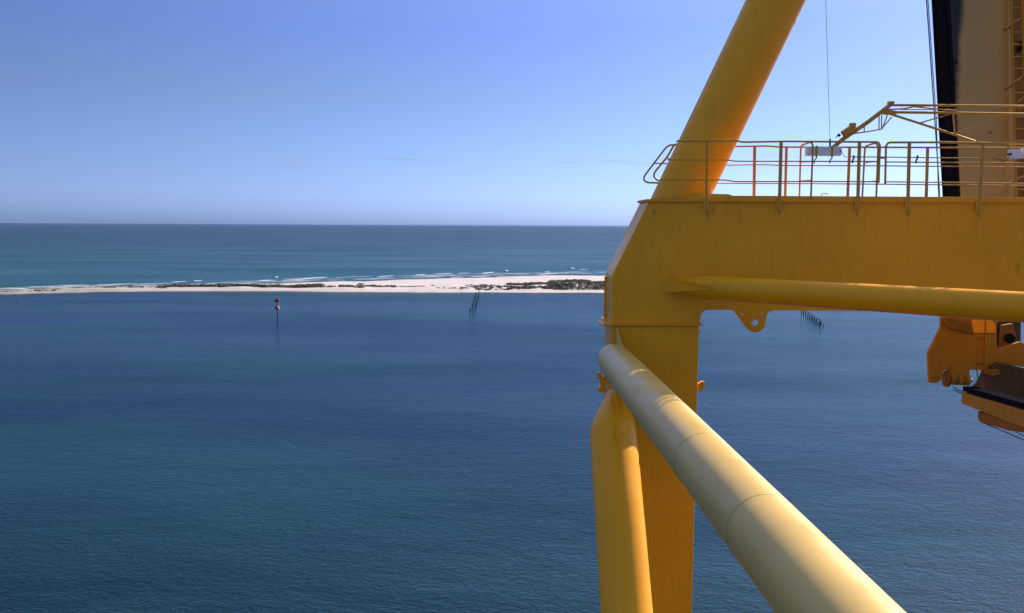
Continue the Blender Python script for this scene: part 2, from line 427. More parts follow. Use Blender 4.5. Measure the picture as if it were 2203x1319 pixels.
c = n_mix(N, L, n_ramp(N, L, n_noise(N, L, 0.12, 4, 0.6), [(0.35, (0, 0, 0)), (0.65, (1, 1, 1))]), (0.045, 0.05, 0.03), (0.13, 0.125, 0.09))
L.new(c, P.inputs['Base Color']); P.inputs['Roughness'].default_value = 0.8
tag(mesh_obj('dune_scrub', bm, m), 'low grey green coastal scrub growing along the sand spit', 'scrub', kind='stuff')

# surf: broken white crests off the ocean beach
bm = bmesh.new()
surf = [((368, 607.6), (404, 605.5), 3, .7), ((415, 604.5), (431, 603.8), 3, .6), ((545, 604.6), (593, 602.5), 3, .8), ((591, 596.4), (597, 596.2), 4, 1.1),
        ((599, 603), (705, 596), 3.5, .8), ((560, 602.8), (581, 602.5), 2, .4), ((813, 595.8), (847, 593), 4, 1.0), ((889, 591.5), (910, 590.6), 3, .5), ((935, 589.5), (972, 588), 4, .9),
        ((967, 597), (994, 596.4), 2.5, .4), ((988, 588.6), (1013, 587.4), 3, .6), ((1013, 595.3), (1052, 593.2), 3, .5), ((1040, 588.3), (1064, 585.6), 4, 1.1),
        ((1082, 582.6), (1087, 582.4), 4, 1.3), ((1158, 590.6), (1204, 588), 4, .6), ((1169, 585.2), (1178, 585), 5, 1.0), ((1225, 577.6), (1229, 577.4), 5, 1.4), ((1245, 580.3), (1266, 579.6), 3, .3),
        ((285, 611.6), (368, 609), 2, .35), ((610, 599.5), (700, 597.5), 2, .3), ((720, 597), (800, 594.5), 2, .3), ((1280, 585.5), (1420, 583), 3, .5),
        ((200, 613.5), (285, 611), 2, .3), ((60, 618), (160, 614.5), 2, .3), ((-200, 624), (-40, 620), 3, .5), ((1400, 582), (1700, 580), 4, .7), ((855, 594), (960, 590.5), 1.5, .2)]
for (a, b, wd, ht) in surf:
    A = at_z(*a, 0); B = at_z(*b, 0); ln = (B - A).length; n = max(6, int(ln / 1.2))
    side = (B - A).normalized().cross(Vector((0, 0, 1)))
    prev = None
    for i in range(n + 1):
        t = i / n; p = A.lerp(B, t)
        k = math.sin(math.pi * t) ** 0.5 if ln > 12 else 1.0
        k *= max(0.0, 0.7 + 0.9 * noise.noise(Vector((p.x * 0.05, a[0], 1)))) if ln > 12 else 1
        p = p + side * 5 * noise.noise(Vector((p.x * 0.03, p.y * 0.03, a[0] * .1)))
        k *= 0.6 + 0.6 * abs(noise.noise(Vector((p.x * 0.4, a[0], 4))))
        ww = wd * (0.3 + k) * .8; hh = ht * k * .62
        ring = [bm.verts.new(p + side * ww * s + Vector((0, 0, z))) for s, z in ((-1, -0.05), (-0.35, hh * 0.7 + 0.03), (0.1, hh + 0.04), (0.5, hh * 0.5 + .03), (1.1, -0.05))]
        if prev:
            for q in range(4): bm.faces.new((prev[q], prev[q + 1], ring[q + 1], ring[q]))
        prev = ring
# foam swash along the ocean shoreline
for lane, (dy, hw) in enumerate(((-0.3, 1.6), (-2.2, 1.1), (-4.0, 0.8))):
    for i in range(380):
        px = rnd.uniform(-300, 1900)
        if noise.noise(Vector((px * 0.018, lane * 7.3, 0))) < 0.0 + lane * 0.05: continue
        p = at_z(px, lerp_tab(far_px, px) + dy + rnd.gauss(0, 0.35), 0.05 + lane * .01)
        lx = rnd.uniform(3.0, 16); ly = rnd.uniform(0.25, 0.7) * hw
        vs = []
        for k in range(7):
            an = k * math.tau / 7
            vs.append(bm.verts.new(p + Vector((math.cos(an) * lx * rnd.uniform(.7, 1.2), math.sin(an) * ly * rnd.uniform(.6, 1.3), rnd.uniform(-.02, .03)))))
        top = bm.verts.new(p + Vector((0, 0, 0.04)))
        for k in range(7): bm.faces.new((vs[k], vs[(k + 1) % 7], top))
FOAM = plain('sea_foam', (0.40, 0.45, 0.52), 0.8, var=0.06)
tag(mesh_obj('surf', bm, FOAM), 'white surf breaking off the ocean side of the sand spit', 'surf', kind='stuff')

# ------------------------------------------------------------------ beacon and old piles
base = at_z(597, 687, 0)
bc = thing('channel_marker', 'red topped channel marker on a dark pole in the lagoon', 'channel marker', base)
Yb = base.y
def bz(py): return at_y(597, py, Yb).z
tube('pole', [base + Vector((0, 0, -3)), Vector((base.x, base.y, bz(646)))], 0.24, TIMBER, bc, 10)
bm = bmesh.new(); zc = bz(661)
tube_bm(bm, [Vector((base.x, base.y, bz(665))), Vector((base.x, base.y, bz(663.5))), Vector((base.x, base.y, bz(657)))], [1.35, 1.3, 0.45], 12)
mesh_obj('platform', bm, RED, bc, 40)
bm = bmesh.new()
for s in range(4):
    an = s * math.pi / 2 + .4; e = Vector((math.cos(an), math.sin(an), 0)) * 1.15
    beam_between(bm, Vector((base.x, base.y, bz(664))) + e, Vector((base.x, base.y, bz(650))) + e * .75, .06, .06)
mesh_obj('frame', bm, plain('pale_pink_steel', (0.30, 0.16, 0.16), .6), bc)
bm = bmesh.new()
tube_bm(bm, [Vector((base.x, base.y, bz(649))), Vector((base.x, base.y, bz(647.5))), Vector((base.x, base.y, bz(644))), Vector((base.x, base.y, bz(643)))], [1.1, 1.25, 1.1, .5], 12)
mesh_obj('topmark', bm, plain('dark_maroon', (0.07, 0.015, 0.03), .6), bc, 40)
tube('lantern', [Vector((base.x, base.y, bz(643))), Vector((base.x, base.y, bz(640.5)))], 0.35, RED, bc, 10)

proto = {}
def pile(px, py, hgt, label, grp, r=0.24, lean=(0, 0)):
    b = at_z(px, py, 0)
    bm = bmesh.new()
    n = 5; pts = [Vector((lean[0] * k / n, lean[1] * k / n, -2 + (hgt + 2) * k / n)) for k in range(n + 1)]
    tube_bm(bm, pts, [r * (1.08 - 0.04 * k + rnd.uniform(-.02, .02)) for k in range(n + 1)], 9)
    o = mesh_obj('timber_pile', bm, TIMBER, None, 50); o.location = b
    tag(o, label, 'pile', grp); return o
rowA = [(1011, 677, 2.9), (1013.2, 669.5, 1.5), (1015.6, 664, 2.7), (1018.2, 652.5, 1.8), (1020, 648, 2.6), (1021.8, 640, 1.7), (1023.5, 634, 1.6)]
rowB = [(1019, 675.8, 2.6), (1023, 663.5, 2.5), (1025.2, 657, 2.4), (1027, 648, 2.2), (1028.3, 643.5, 1.4), (1029.5, 638, 1.8), (1030.2, 633.5, 2.2)]
names = ['outermost', 'second from the open water', 'third from the open water', 'middle', 'third from the beach', 'second from the beach', 'nearest the beach']
for i, (x, y, h) in enumerate(rowA):
    pile(x, y, h * 1.05, 'dark jetty pile, %s, in the left row by the spit' % names[i], 'old jetty piles by the sand spit', lean=(rnd.uniform(-.2, .2), 0))
for i, (x, y, h) in enumerate(rowB):
    pile(x, y, h * 1.15, 'dark jetty pile, %s, in the right row by the spit' % names[i], 'old jetty piles by the sand spit', lean=(rnd.uniform(-.2, .2), 0))
ordn = ['first', 'second', 'third', 'fourth', 'fifth', 'sixth', 'seventh', 'eighth', 'ninth', 'tenth', 'eleventh']
for i in range(10):
    x = 1723.5 + i * 4.35 + rnd.uniform(-.3, .3); y = 674 + i * 3.15 + rnd.uniform(-.3, .3)
    pile(x, y, 2.3 if i not in (8,) else 1.2, '%s leaning pile from the left in the nearer row under the beam' % ordn[i], 'slanting row of piles under the beam', 0.24, (0.35, 0))
for i in range(10):
    x = 1728.0 + i * 4.7 + rnd.uniform(-.3, .3); y = 672 + i * 3.3 + rnd.uniform(-.3, .3)
    pile(x, y, 2.0 if i != 9 else 1.1, '%s leaning pile from the left in the farther row under the beam' % ordn[i], 'slanting row of piles under the beam', 0.22, (0.35, 0))
for i, (x, y, t) in enumerate(((33.5, 647.5, 'left'), (36.5, 648, 'middle'), (38.5, 648.5, 'right'))):
    pile(x, y, 1.3, 'faint distant pile, %s one of three at the far left edge of the lagoon' % t, 'three faint piles at far left', 0.11)

# ------------------------------------------------------------------ crane portal frame
crane = thing('gantry_crane', 'yellow steel crane portal frame of box beam, column and tubular braces', 'crane frame', (2.9, 18.6, 0.2))
BK = Vector((0, 1.25, 0))
corner = []
for k in range(7):
    an = k / 6 * math.pi / 2
    corner.append((1523.5 - 16 * math.cos(math.pi / 2 - an) , 683.5 - 16 * math.sin(math.pi / 2 - an) - 0.5))
out = [(1395.5, 434), (1316.7, 593.5), (1315.4, 697), (1507.5, 697), (1507.5, 683)]
for k in range(1, 7):
    an = k / 6 * math.pi / 2
    out.append((1507.5 + 16 * (1 - math.cos(an)), 683 - 16 * math.sin(an)))
out += [(1569, 666.8), (1800, 668.5), (2330, 676), (2330, 436.5), (1900, 434)]
prism('portal_beam', [fr(*p) for p in out], BK, YEL, crane, bevel=0.012)
# top flange plate, proud of the web
fl = [fr(1390.5, 428.5, -0.045), fr(1393.5, 434, -0.045), fr(2330, 436.5, -0.045), fr(2330, 425, -0.045), fr(1573, 421, -0.045), fr(1573, 428.2, -0.045)]
prism('top_flange', fl, BK + Vector((0, 0.12, 0)), YEL, crane, bevel=0.004)
prism('walkway_grating', [fr(1560, 427.0, .02), fr(1560, 424.8, .02), fr(2330, 423.0, .02), fr(2330, 425.0, .02)], BK * .9, plain('grey_grating', (0.07, 0.065, 0.06), .8), crane)
prism('walkway_grating', [fr(1404, 428.9, .02), fr(1404, 427.6, .02), fr(1576, 427.4, .02), fr(1576, 428.6, .02)], BK * .9, bpy.data.materials['grey_grating'], crane)  # left stretch added so its dark top cuts bounce onto the strut foot
prism('kick_plate', [fr(1482, 415.5, -0.03), fr(1482, 428.2, -0.03), fr(1579, 428.2, -0.03), fr(1579, 422.3, -0.03), fr(1567, 417.8, -0.03), fr(1530, 417)], Vector((0, 0.02, 0)), YEL, crane)
# column below the joint
cl = fr(1315.4, 701); cr_ = fr(1504, 701)
cl2 = Vector((cl.x, cl.y, -2)); cr2 = Vector((cr_.x - 0.0, cr_.y, -2))
prism('column', [cl, cl2, cr2, cr_], BK, YEL, crane, bevel=0.01)
# joint plate with ears
prism('joint_plate', [fr(1308, 697.4, -0.06), fr(1308, 700.6, -0.06), fr(1513.5, 700.6, -0.06), fr(1513.5, 697.4, -0.06)], BK + Vector((0, 0.12, 0)), YEL, crane)
prism('joint_plate', [fr(1296, 699, 0.2), fr(1296, 702.5, 0.2), fr(1306, 702.5, 0.2), fr(1306, 699, 0.2)], Vector((0, .9, 0)), YEL, crane)
prism('joint_plate', [fr(1504.2, 714, .1), fr(1504.2, 717, .1), fr(1508, 717, .1), fr(1508, 714, .1)], Vector((0, .3, 0)), YEL, crane)
# vertical edge strip along the end face
a = fr(1315.4, 600); 
bm = bmesh.new(); box_bm(bm, (a.x - 0.03, a.y + 0.8, fr(1315, 648).z), Vector((0.03, 0, 0)), Vector((0, 0.02, 0)), Vector((0, 0, 0.46)))
mesh_obj('edge_strip', bm, YEL, crane)
# lifting lug under the beam
def arc(cx, cy, r, a0, a1, n):
    return [(cx + r * math.cos(math.radians(a0 + (a1 - a0) * k / n)), cy + r * math.sin(math.radians(a0 + (a1 - a0) * k / n))) for k in range(n + 1)]
lug = [(1569, 665), (1575, 667), (1580, 670.5)] + [(1604, 704)] + arc(1625, 693.5, 21.8, 140, 8, 10) + [(1648.5, 684), (1652, 674), (1657, 669.5), (1664, 668), (1668, 665)]
holes = [arc(1624.7, 694.5, 7, 0, 345, 23), arc(1597.6, 676, 2.0, 0, 330, 11), arc(1639.4, 676, 2.0, 0, 330, 11)]
prism('lifting_lug', [fr(*p, -0.005) for p in lug], Vector((0, 0.05, 0)), YEL, crane, holes=[[fr(*p, -0.005) for p in h] for h in holes])
ring = [fr(*p, -0.03) for p in arc(1624.7, 694.5, 14, 0, 345, 23)]
prism('lug_ring', ring, Vector((0, 0.02, 0)), YEL, crane, holes=[[fr(*p, -0.03) for p in arc(1624.7, 694.5, 7, 0, 345, 23)]])
# diagonal strut rising to the right
YS = 18.78
p0 = at_y(1470, 414, YS); p1 = at_y(1669.5, 0, YS); dr = (p1 - p0).normalized()
strut_r = 114 / FPX * YS / 2
lo = p0 - dr * 0.9
bm = bmesh.new(); tube_bm(bm, [lo, p0, p0.lerp(p1, .5), p1, p1 + dr * 7], strut_r, 64)
so_ = mesh_obj('diagonal_strut', bm, YEL, crane, 40)
# girth weld on strut
def ring_weld(name, p, d, r, mat, parent, th=0.008, n=64):
    d = d.normalized(); u = d.cross(Vector((0, 0, 1))).normalized(); v = d.cross(u)
    bm = bmesh.new()
    rg = []
    for k in range(n):
        a_ = k * math.tau / n; c_ = p + (u * math.cos(a_) + v * math.sin(a_)) * r; rad_ = (c_ - p).normalized()
        rg.append([bm.verts.new(c_ + d * th * math.cos(q * math.tau / 6) + rad_ * th * .6 * math.sin(q * math.tau / 6)) for q in range(6)])
    for k in range(n):
        for q in range(6):
            bm.faces.new((rg[k][q], rg[k][(q + 1) % 6], rg[(k + 1) % n][(q + 1) % 6], rg[(k + 1) % n][q]))
    return mesh_obj(name, bm, mat, parent, 80)
ring_weld('weld_seam', p0.lerp(p1, .93), dr, strut_r, YEL, crane)

# long brace tube coming towards the eye
TX, TZ, TR = 2.36, -2.69, 0.342
dirT = Vector((-35 / 1900, 1, 0))
def tp(y): return Vector((TX - 35 / 1900 * (y - 0) , y, H + TZ))
far_y = 17.95
TX = 2.39
bm = bmesh.new()
TUBE_PTS = [tp(-3), tp(2), tp(6), tp(10), tp(14), tp(17.2), tp(17.75), tp(18.05)]
tube_bm(bm, TUBE_PTS, [TR, TR, TR, TR, TR, TR, TR * .93, TR * .72], 72)
mesh_obj('long_brace', bm, YEL_TUBE, crane, 60)
for yy in (9.9, 7.6):
    ring_weld('weld_seam', tp(yy), dirT, TR, SEAM, crane, 0.0045, 96)
# gusset plate laying along the top of the tube end
prism('gusset_plate', [tp(18.05) + Vector((.08, 0, .05)), tp(18.05) + Vector((.08, 0, .62)), tp(17.6) + Vector((.08, 0, .40)), tp(17.0) + Vector((.08, 0, .32)), tp(17.0) + Vector((.08, 0, .05))], Vector((.04, 0, 0)), YEL_TUBE, crane, bevel=.004)
# scratch on the tube
# inclined brace leg in front of the column
q1 = at_y(1319, 930, 17.0); q2 = at_y(1348.5, 1319, 15.0); dq = (q2 - q1).normalized()
LR = 102 / FPX * 17.0 / 2 * 1.0
q0 = at_y(1322, 842, 17.75)
bm = bmesh.new()
seg = 48
u = Vector((1, 0, 0)); u = (u - dq * u.dot(dq)).normalized(); v = dq.cross(u)
rings = []
def ringat(c, rx, ry): return [bm.verts.new(c + u * math.cos(k * math.tau / seg) * rx + v * math.sin(k * math.tau / seg) * ry) for k in range(seg)]
prof = [(0, 0.30, .30), (0.15, .42, .5), (0.35, .60, .68), (0.55, .76, .82), (0.75, .90, .93), (0.92, .985, .985), (1.0, 1, 1)]
for t, a_, b_ in prof:
    rings.append(ringat(q0.lerp(q1, t), LR * a_, LR * b_))
for s in (2.0, 5.0, 9.0, 14.0): rings.append(ringat(q1 + dq * s, LR * (1.0 + 0.0 * s), LR))
for i in range(len(rings) - 1):
    for k in range(seg): bm.faces.new((rings[i][k], rings[i][(k + 1) % seg], rings[i + 1][(k + 1) % seg], rings[i + 1][k]))
bm.faces.new(rings[0]); bm.faces.new(rings[-1])
mesh_obj('inclined_brace', bm, YEL, crane, 50)
# fin gusset on that leg
fa = at_y(1323, 835, 17.3); fb = at_y(1326, 945, 16.35)
prism('fin_gusset', [fa, fb, fb + Vector((0, .5, -.1)), fa + Vector((0, .75, .2))], Vector((.05, 0, 0)), YEL, crane)
# small ears either side of the column
def ear(pts, off, th=0.1):
    prism('lifting_ear', [fr(*p, off) for p in pts], Vector((0, th, 0)), YEL, crane, bevel=.004)
ear([(1502, 826), (1507, 823), (1511, 820.5), (1516, 822), (1518, 828), (1514, 836), (1508, 842), (1502, 843.5)], 0.02)
ear([(1303, 810), (1297, 812), (1294, 805), (1290, 801), (1285, 803), (1284.5, 810), (1289, 816), (1292, 824), (1293, 831), (1288, 834), (1284, 840), (1290, 844), (1298, 845), (1305, 842)], 0.35)
ear([(1303, 806), (1299, 812), (1303, 820), (1312, 835), (1312, 812)], 0.35, .2)
# horizontal brace tube, diverging from the beam towards the eye
h1 = Vector((4.41, 16.8, 0)); h2 = Vector((7.71, 13.3, 0))
def hz(px, py, Y): return at_y(px, py, Y)
A1 = at_y(1600, 623.5, 16.8); A2 = at_y(2203, 660.8, 13.3)
dh = (A2 - A1).normalized()
HR = 0.232
bm = bmesh.new()
st = A1 - dh * 1.75
tube_bm(bm, [st, st + dh * .25, st + dh * .55, st + dh * .9, A1, A1.lerp(A2, .5), A2, A2 + dh * 8], [.03, .12, .19, HR, HR, HR, HR, HR], 48)
mesh_obj('horizontal_brace', bm, YEL, crane, 60)
gp = [(1425, 598.5), (1530.6, 615.4), (1533, 623), (1425, 629.6)]
g1 = fr(1425, 598.5, -0.012); g4 = fr(1425, 629.6, -.012)
gA = at_y(1530.6, 615.6, 17.0); gB = at_y(1533, 623, 17.0)
bm = bmesh.new(); prism_bm(bm, [g1, gA, gB, g4], Vector((0.02, .03, 0)))
mesh_obj('brace_gusset', bm, YEL, crane)

# ------------------------------------------------------------------ walkway railings on the beam
RO, RB = -0.07, 1.05          # front rail plane, rear rail plane
def RP(lst, off): return [fr(x, y, off) for x, y in lst]
front_a = thing('guard_rail', 'front guardrail on the beam, left run from the strut to the gap', 'railing', fr(1460, 430, RO), 'walkway guardrails')
tube('top_rail', RP([(1455, 303.5), (1586, 303), (1597, 305.8), (1690, 304.3), (1889, 305.6), (1893.5, 312), (1890.5, 394)], RO), 0.019, YEL_RAIL, front_a, cr=.07)
tube('middle_rail', RP([(1436, 343.8), (1565, 344), (1582, 347), (1890, 347.5)], RO), 0.0125, YEL_RAIL, front_a, cr=.1)
tube('middle_rail', RP([(1420, 387), (1562, 387.3), (1580, 390.8), (1742, 390.6), (1890, 391)], RO), 0.0125, YEL_RAIL, front_a, cr=.1)
def flat_post(parent, top, bot, off, w=3.4, foot=True):
    a = fr(*top, off); b = fr(*bot, off)
    bm = bmesh.new(); beam_between(bm, a, b, 0.012, w / FPX * 18.0, FN)
    o = mesh_obj('post', bm, YEL_RAIL, parent); bev(o, .003, 1)
    if foot:
        c = fr(bot[0], 425, off + .015); d = fr(bot[0] , bot[1] - 2, off + .015)
        bm = bmesh.new(); beam_between(bm, c, d, .022, .05, FN); mesh_obj('foot_plate', bm, YEL, o)
    return o
flat_post(front_a, (1521.5, 303), (1519, 455), RO, 2.4)
flat_post(front_a, (1680.5, 304.5), (1676.5, 453), RO)
flat_post(front_a, (1849, 306), (1845, 453), RO)
front_b = thing('guard_rail', 'front guardrail on the beam, right run past the dark boom', 'railing', fr(1910, 424, RO), 'walkway guardrails')
tube('top_rail', RP([(1904.3, 397), (1906, 313), (1912, 306.5), (2020, 306.3), (2330, 311.5)], RO), 0.021, YEL_RAIL, front_b, cr=.07)
tube('middle_rail', RP([(1905, 348.5), (2020, 349.6), (2330, 352)], RO), 0.0125, YEL_RAIL, front_b)
tube('middle_rail', RP([(1904.5, 391.2), (2020, 392.4), (2330, 397)], RO), 0.0125, YEL_RAIL, front_b)
flat_post(front_b, (1956.5, 307), (1952.8, 453), RO)
flat_post(front_b, (2115, 309), (2105, 456), RO)
flat_post(front_b, (2290, 311), (2280, 460), RO)
tube('latch', RP([(1891, 340), (1907, 340.2)], RO), 0.014, YEL_RAIL, front_b)
rear = thing('guard_rail', 'rear guardrail along the far edge of the beam', 'railing', fr(1540, 424, RB), 'walkway guardrails')
tube('top_rail', RP([(1500, 316.5), (1650, 314.3), (1680, 316.5), (1900, 317), (2330, 319)], RB), 0.0185, YEL_RAIL, rear)
tube('middle_rail', RP([(1500, 356.2), (1650, 354.4), (1680, 356.3), (1900, 356.9), (2330, 360.5)], RB), 0.0125, YEL_RAIL, rear)
tube('middle_rail', RP([(1500, 393), (1555, 394.6), (1700, 395), (1900, 396.4), (2330, 401)], RB), 0.0125, YEL_RAIL, rear)
for (tx, bx, w_) in ((1623.6, 1622, 3.3), (1692, 1689, 2.8), (1828, 1823.5, 3.0), (1995.8, 1992.6, 3.2), (2169, 2165, 3.4), (2320, 2314, 3.4)):
    flat_post(rear, (tx, 316), (bx, 426), RB, w_, False)
hoopa = thing('rail_return', 'hoop rail return joining both guardrails under the long floodlight', 'railing', fr(1730, 424, .5), 'rail return hoops')
tube('hoop', [fr(1719.6, 427, RB), fr(1722.8, 319, RB), fr(1725, 312.5, RB - .1), fr(1744, 305.5, RO + .05), fr(1749, 312, RO), fr(1744.5, 427, RO + .01)], 0.019, YEL_RAIL, hoopa, cr=.06)
tube('crossbar', [fr(1721.8, 349, RB), fr(1735, 348.3, .4), fr(1747, 347.5, RO)], .0125, YEL_RAIL, hoopa)
tube('crossbar', [fr(1720.7, 389.3, RB), fr(1745, 388, RO)], .0125, YEL_RAIL, hoopa)
hoopb = thing('rail_return', 'hoop rail return beside the gap in the front guardrail', 'railing', fr(1870, 424, .5), 'rail return hoops')
tube('hoop', [fr(1855, 427, RB), fr(1860.6, 319, RB), fr(1864, 313.5, RB - .1), fr(1884, 307.5, RO + .12), fr(1889.5, 314, RO + .07), fr(1885, 427, RO + .1)], 0.019, YEL_RAIL, hoopb, cr=.06)
tube('crossbar', [fr(1860, 351.5, RB), fr(1870, 348.5, .4), fr(1888, 347.8, RO)], .0125, YEL_RAIL, hoopb)
tube('crossbar', [fr(1857, 391.8, RB), fr(1886.5, 389.5, RO)], .0125, YEL_RAIL, hoopb)
enda = thing('end_rail', 'outer slanting end hoop of railing left of the strut', 'railing', fr(1400, 430, .4), 'slanting end hoops')
tube('hoop', RP([(1454, 312), (1441, 312), (1433, 317), (1386, 379), (1385, 388), (1393, 393), (1417, 393.5)], .35), .0185, YEL_RAIL, enda, cr=.08)
tube('crossbar', RP([(1409, 351.3), (1435, 352)], .35), .0125, YEL_RAIL, enda)
endb = thing('end_rail', 'inner slanting end hoop of railing half behind the strut', 'railing', fr(1420, 430, 1.0), 'slanting end hoops')
tube('hoop', RP([(1456, 310), (1450, 312), (1436, 337), (1408, 371), (1406.5, 380), (1412, 386), (1418, 389)], 1.0), .021, YEL_RAIL, endb, cr=.07)
tube('crossbar', RP([(1434, 340.3), (1441, 342)], 1.0), .0125, YEL_RAIL, endb)
# conduit clipped to the front rail run
cd = tag(tube('cable_conduit', RP([(1826, 337.6), (1905, 338), (1984, 339.2), (2134, 341)], RO - .03), .011, YEL_RAIL), 'thin yellow conduit running along the upper railing', 'conduit')

# ------------------------------------------------------------------ lamp arm, floodlights and brackets
LY = 17.75
arm = thing('lattice_arm', 'yellow lattice davit arm sloping down to the long floodlight', 'lamp arm', at_y(2166, 245, LY))
def LP(lst, Y=LY): return [at_y(x, y, Y) for x, y in lst]
tube('boom_tube', LP([(1791.5, 318), (1813, 300), (1868, 262), (1917, 224.5)]), .042, YEL_RAIL, arm, 16)
bm = bmesh.new(); box_bm(bm, at_y(1916.5, 221, LY), Vector((.05, 0, 0)), Vector((0, .06, 0)), Vector((0, 0, .022)))
mesh_obj('end_plate', bm, YEL_RAIL, arm)
tube('top_chord', LP([(1917, 226.2), (2016, 226.8), (2330, 230)]), .024, YEL_RAIL, arm)
tube('top_chord', [at_y(1905, 236, LY), at_y(1945, 234, LY + .1), at_y(1969, 229, LY + .3), at_y(2010, 227.5, LY + .5), at_y(2300, 232, LY + .6)], .015, YEL_RAIL, arm)
tube('lower_chord', LP([(1905, 241.5), (2020, 242.7), (2166, 245), (2330, 247)]), .026, YEL_RAIL, arm)
tube('lattice_bar', [at_y(1937, 235.5, LY + .3), at_y(2060, 236, LY + .6)], .01, YEL_RAIL, arm)
tube('lattice_bar', [at_y(1969, 230, LY + .3), at_y(2058, 239, LY)], .013, YEL_RAIL, arm)
tube('lower_brace', LP([(1908, 243), (1980, 266), (2054, 290), (2098, 304.5)]), .024, YEL_RAIL, arm)
tube('lattice_bar', LP([(1978, 265), (2042, 246)]), .014, YEL_RAIL, arm)
tube('lattice_bar', LP([(2050.5, 245), (2054.2, 288)]), .018, YEL_RAIL, arm)
tube('lattice_bar', LP([(2056, 287.5), (2127, 259), (2150, 247)]), .012, YEL_RAIL, arm)
prism('node_plate', LP([(1893, 245), (1903, 235), (1932, 239), (1928, 247), (1905, 247)], LY - .03), Vector((0, .03, 0)), YEL_RAIL, arm)
tube('truss_rod', LP([(1838, 287.3), (1860, 284.3), (1896, 278), (1918, 252)]), .013, YEL_RAIL, arm)
for a_, b_ in (((1859.2, 271), (1859.2, 284.5)), ((1891.3, 250), (1891, 278.5)), ((1896.8, 248), (1896.5, 278)), ((1909, 248), (1898, 277))):
    tube('truss_rod', LP([a_, b_]), .012, YEL_RAIL, arm)
bm = bmesh.new(); c = at_y(1825, 281, LY - .06); t = (at_y(1868, 262, LY) - at_y(1813, 300, LY)).normalized(); v_ = t.cross(Vector((0, 1, 0))).normalized()
box_bm(bm, c, t * .125, Vector((0, .07, 0)), v_ * .062)
o = mesh_obj('winch_box', bm, YEL_RAIL, arm); bev(o, .01)
bm = bmesh.new(); box_bm(bm, at_y(1834, 270.5, LY - .06), Vector((.055, 0, 0)), Vector((0, .05, 0)), Vector((0, 0, .05)))
o = mesh_obj('winch_box', bm, YEL_RAIL, arm); bev(o, .006)
tube('winch_drum', [at_y(1805, 291, LY - .16), at_y(1805, 291, LY - .02)], .032, BLACK, arm, 14)
tube('winch_handle', LP([(1805, 291), (1799.5, 293), (1798.5, 297)], LY - .16), .008, BLACK, arm)

def floodlight(x0, x1, y0, y1, Y, label, straps, kn):
    c = at_y((x0 + x1) / 2, (y0 + y1) / 2, Y)
    f = thing('floodlight', label, 'floodlight', c, 'white floodlights on the railings')
    hx = (x1 - x0) / 2 / FPX * Y; hz_ = (y1 - y0) / 2 / FPX * Y
    bm = bmesh.new(); box_bm(bm, c, Vector((hx, 0, .003 * hx)), Vector((0, .08, 0)), Vector((0, 0, hz_)))
    bev(mesh_obj('housing', bm, WHITE, f), .018, 3)
    for s in straps:
        p = at_y(s, (y0 + y1) / 2, Y - .088)
        bm = bmesh.new(); box_bm(bm, p, Vector((.019, 0, 0)), Vector((0, .006, 0)), Vector((0, 0, hz_ + .02)))
        mesh_obj('strap', bm, YEL_RAIL, f)
        tube('hook', [p + Vector((0, 0, -hz_)), p + Vector((.0, 0, -hz_ - .05)), p + Vector((-.035, 0, -hz_ - .08)), p + Vector((-.04, 0, -hz_ - .15))], .013, RUST, f)
    p = at_y(kn[0], kn[1], Y - .09)
    tube('cable_gland', [p, p + Vector((0, .12, 0))], .016, BLACK, f)
    return f
fa_ = floodlight(1734.5, 1808, 316, 335, LY - .12, 'long white floodlight box with two straps hanging below the arm', (1756.8, 1790.3), (1809.5, 325))
tube('cable', [at_y(x, y, LY - .15) for x, y in ((1809, 325), (1813, 330), (1817, 337), (1824, 338.5))], .006, BLACK, fa_)
fb_ = floodlight(2172, 2193, 322.5, 342, 17.0, 'small white floodlight box in front of the brown boom', (), (2175.5, 331))
tube('cable', [at_y(x, y, 16.92) for x, y in ((2175, 331), (2171, 336), (2168, 344), (2160, 347), (2150, 343), (2136, 341))], .005, BLACK, fb_)
floodlight(2197.5, 2245, 320, 341, 17.0, 'white floodlight box cut off by the right edge of the photo', (), (2230, 331))
tube('cable', [at_y(x, y, LY - .12) for x, y in ((1785.6, 316), (1785.6, 299))], .018, BLACK, fa_)
def clamp(px, label):
    b = fr(px, 345, RO - .03)
    o = thing('rail_hook', label, 'hook', b, 'rusty hooks hung on the railing')
    tube('shank', [fr(px + 1.5, 334, RO - .05), fr(px + 1.2, 341, RO - .05), fr(px - 1.2, 345, RO - .05), fr(px - 1.6, 351.5, RO - .05)], .017, RUST, o, 10)
    tube('pin', [fr(px + 1.3, 337.5, RO - .10), fr(px + 1.3, 337.5, RO + .02)], .022, RUST, o, 10)
clamp(1835.5, 'rusty hook on the railing between the floodlight and the gap')
clamp(1972.3, 'rusty hook on the railing left of the dark boom')
tag(tube('grab_handle', [fr(1766.5, 425, .5), fr(1767.5, 417.5, .5), fr(1772, 416.6, .5), fr(1780, 417, .5), fr(1781, 419, .5)], .008, YEL_RAIL), 'small bent handle on the beam top below the floodlight', 'handle')

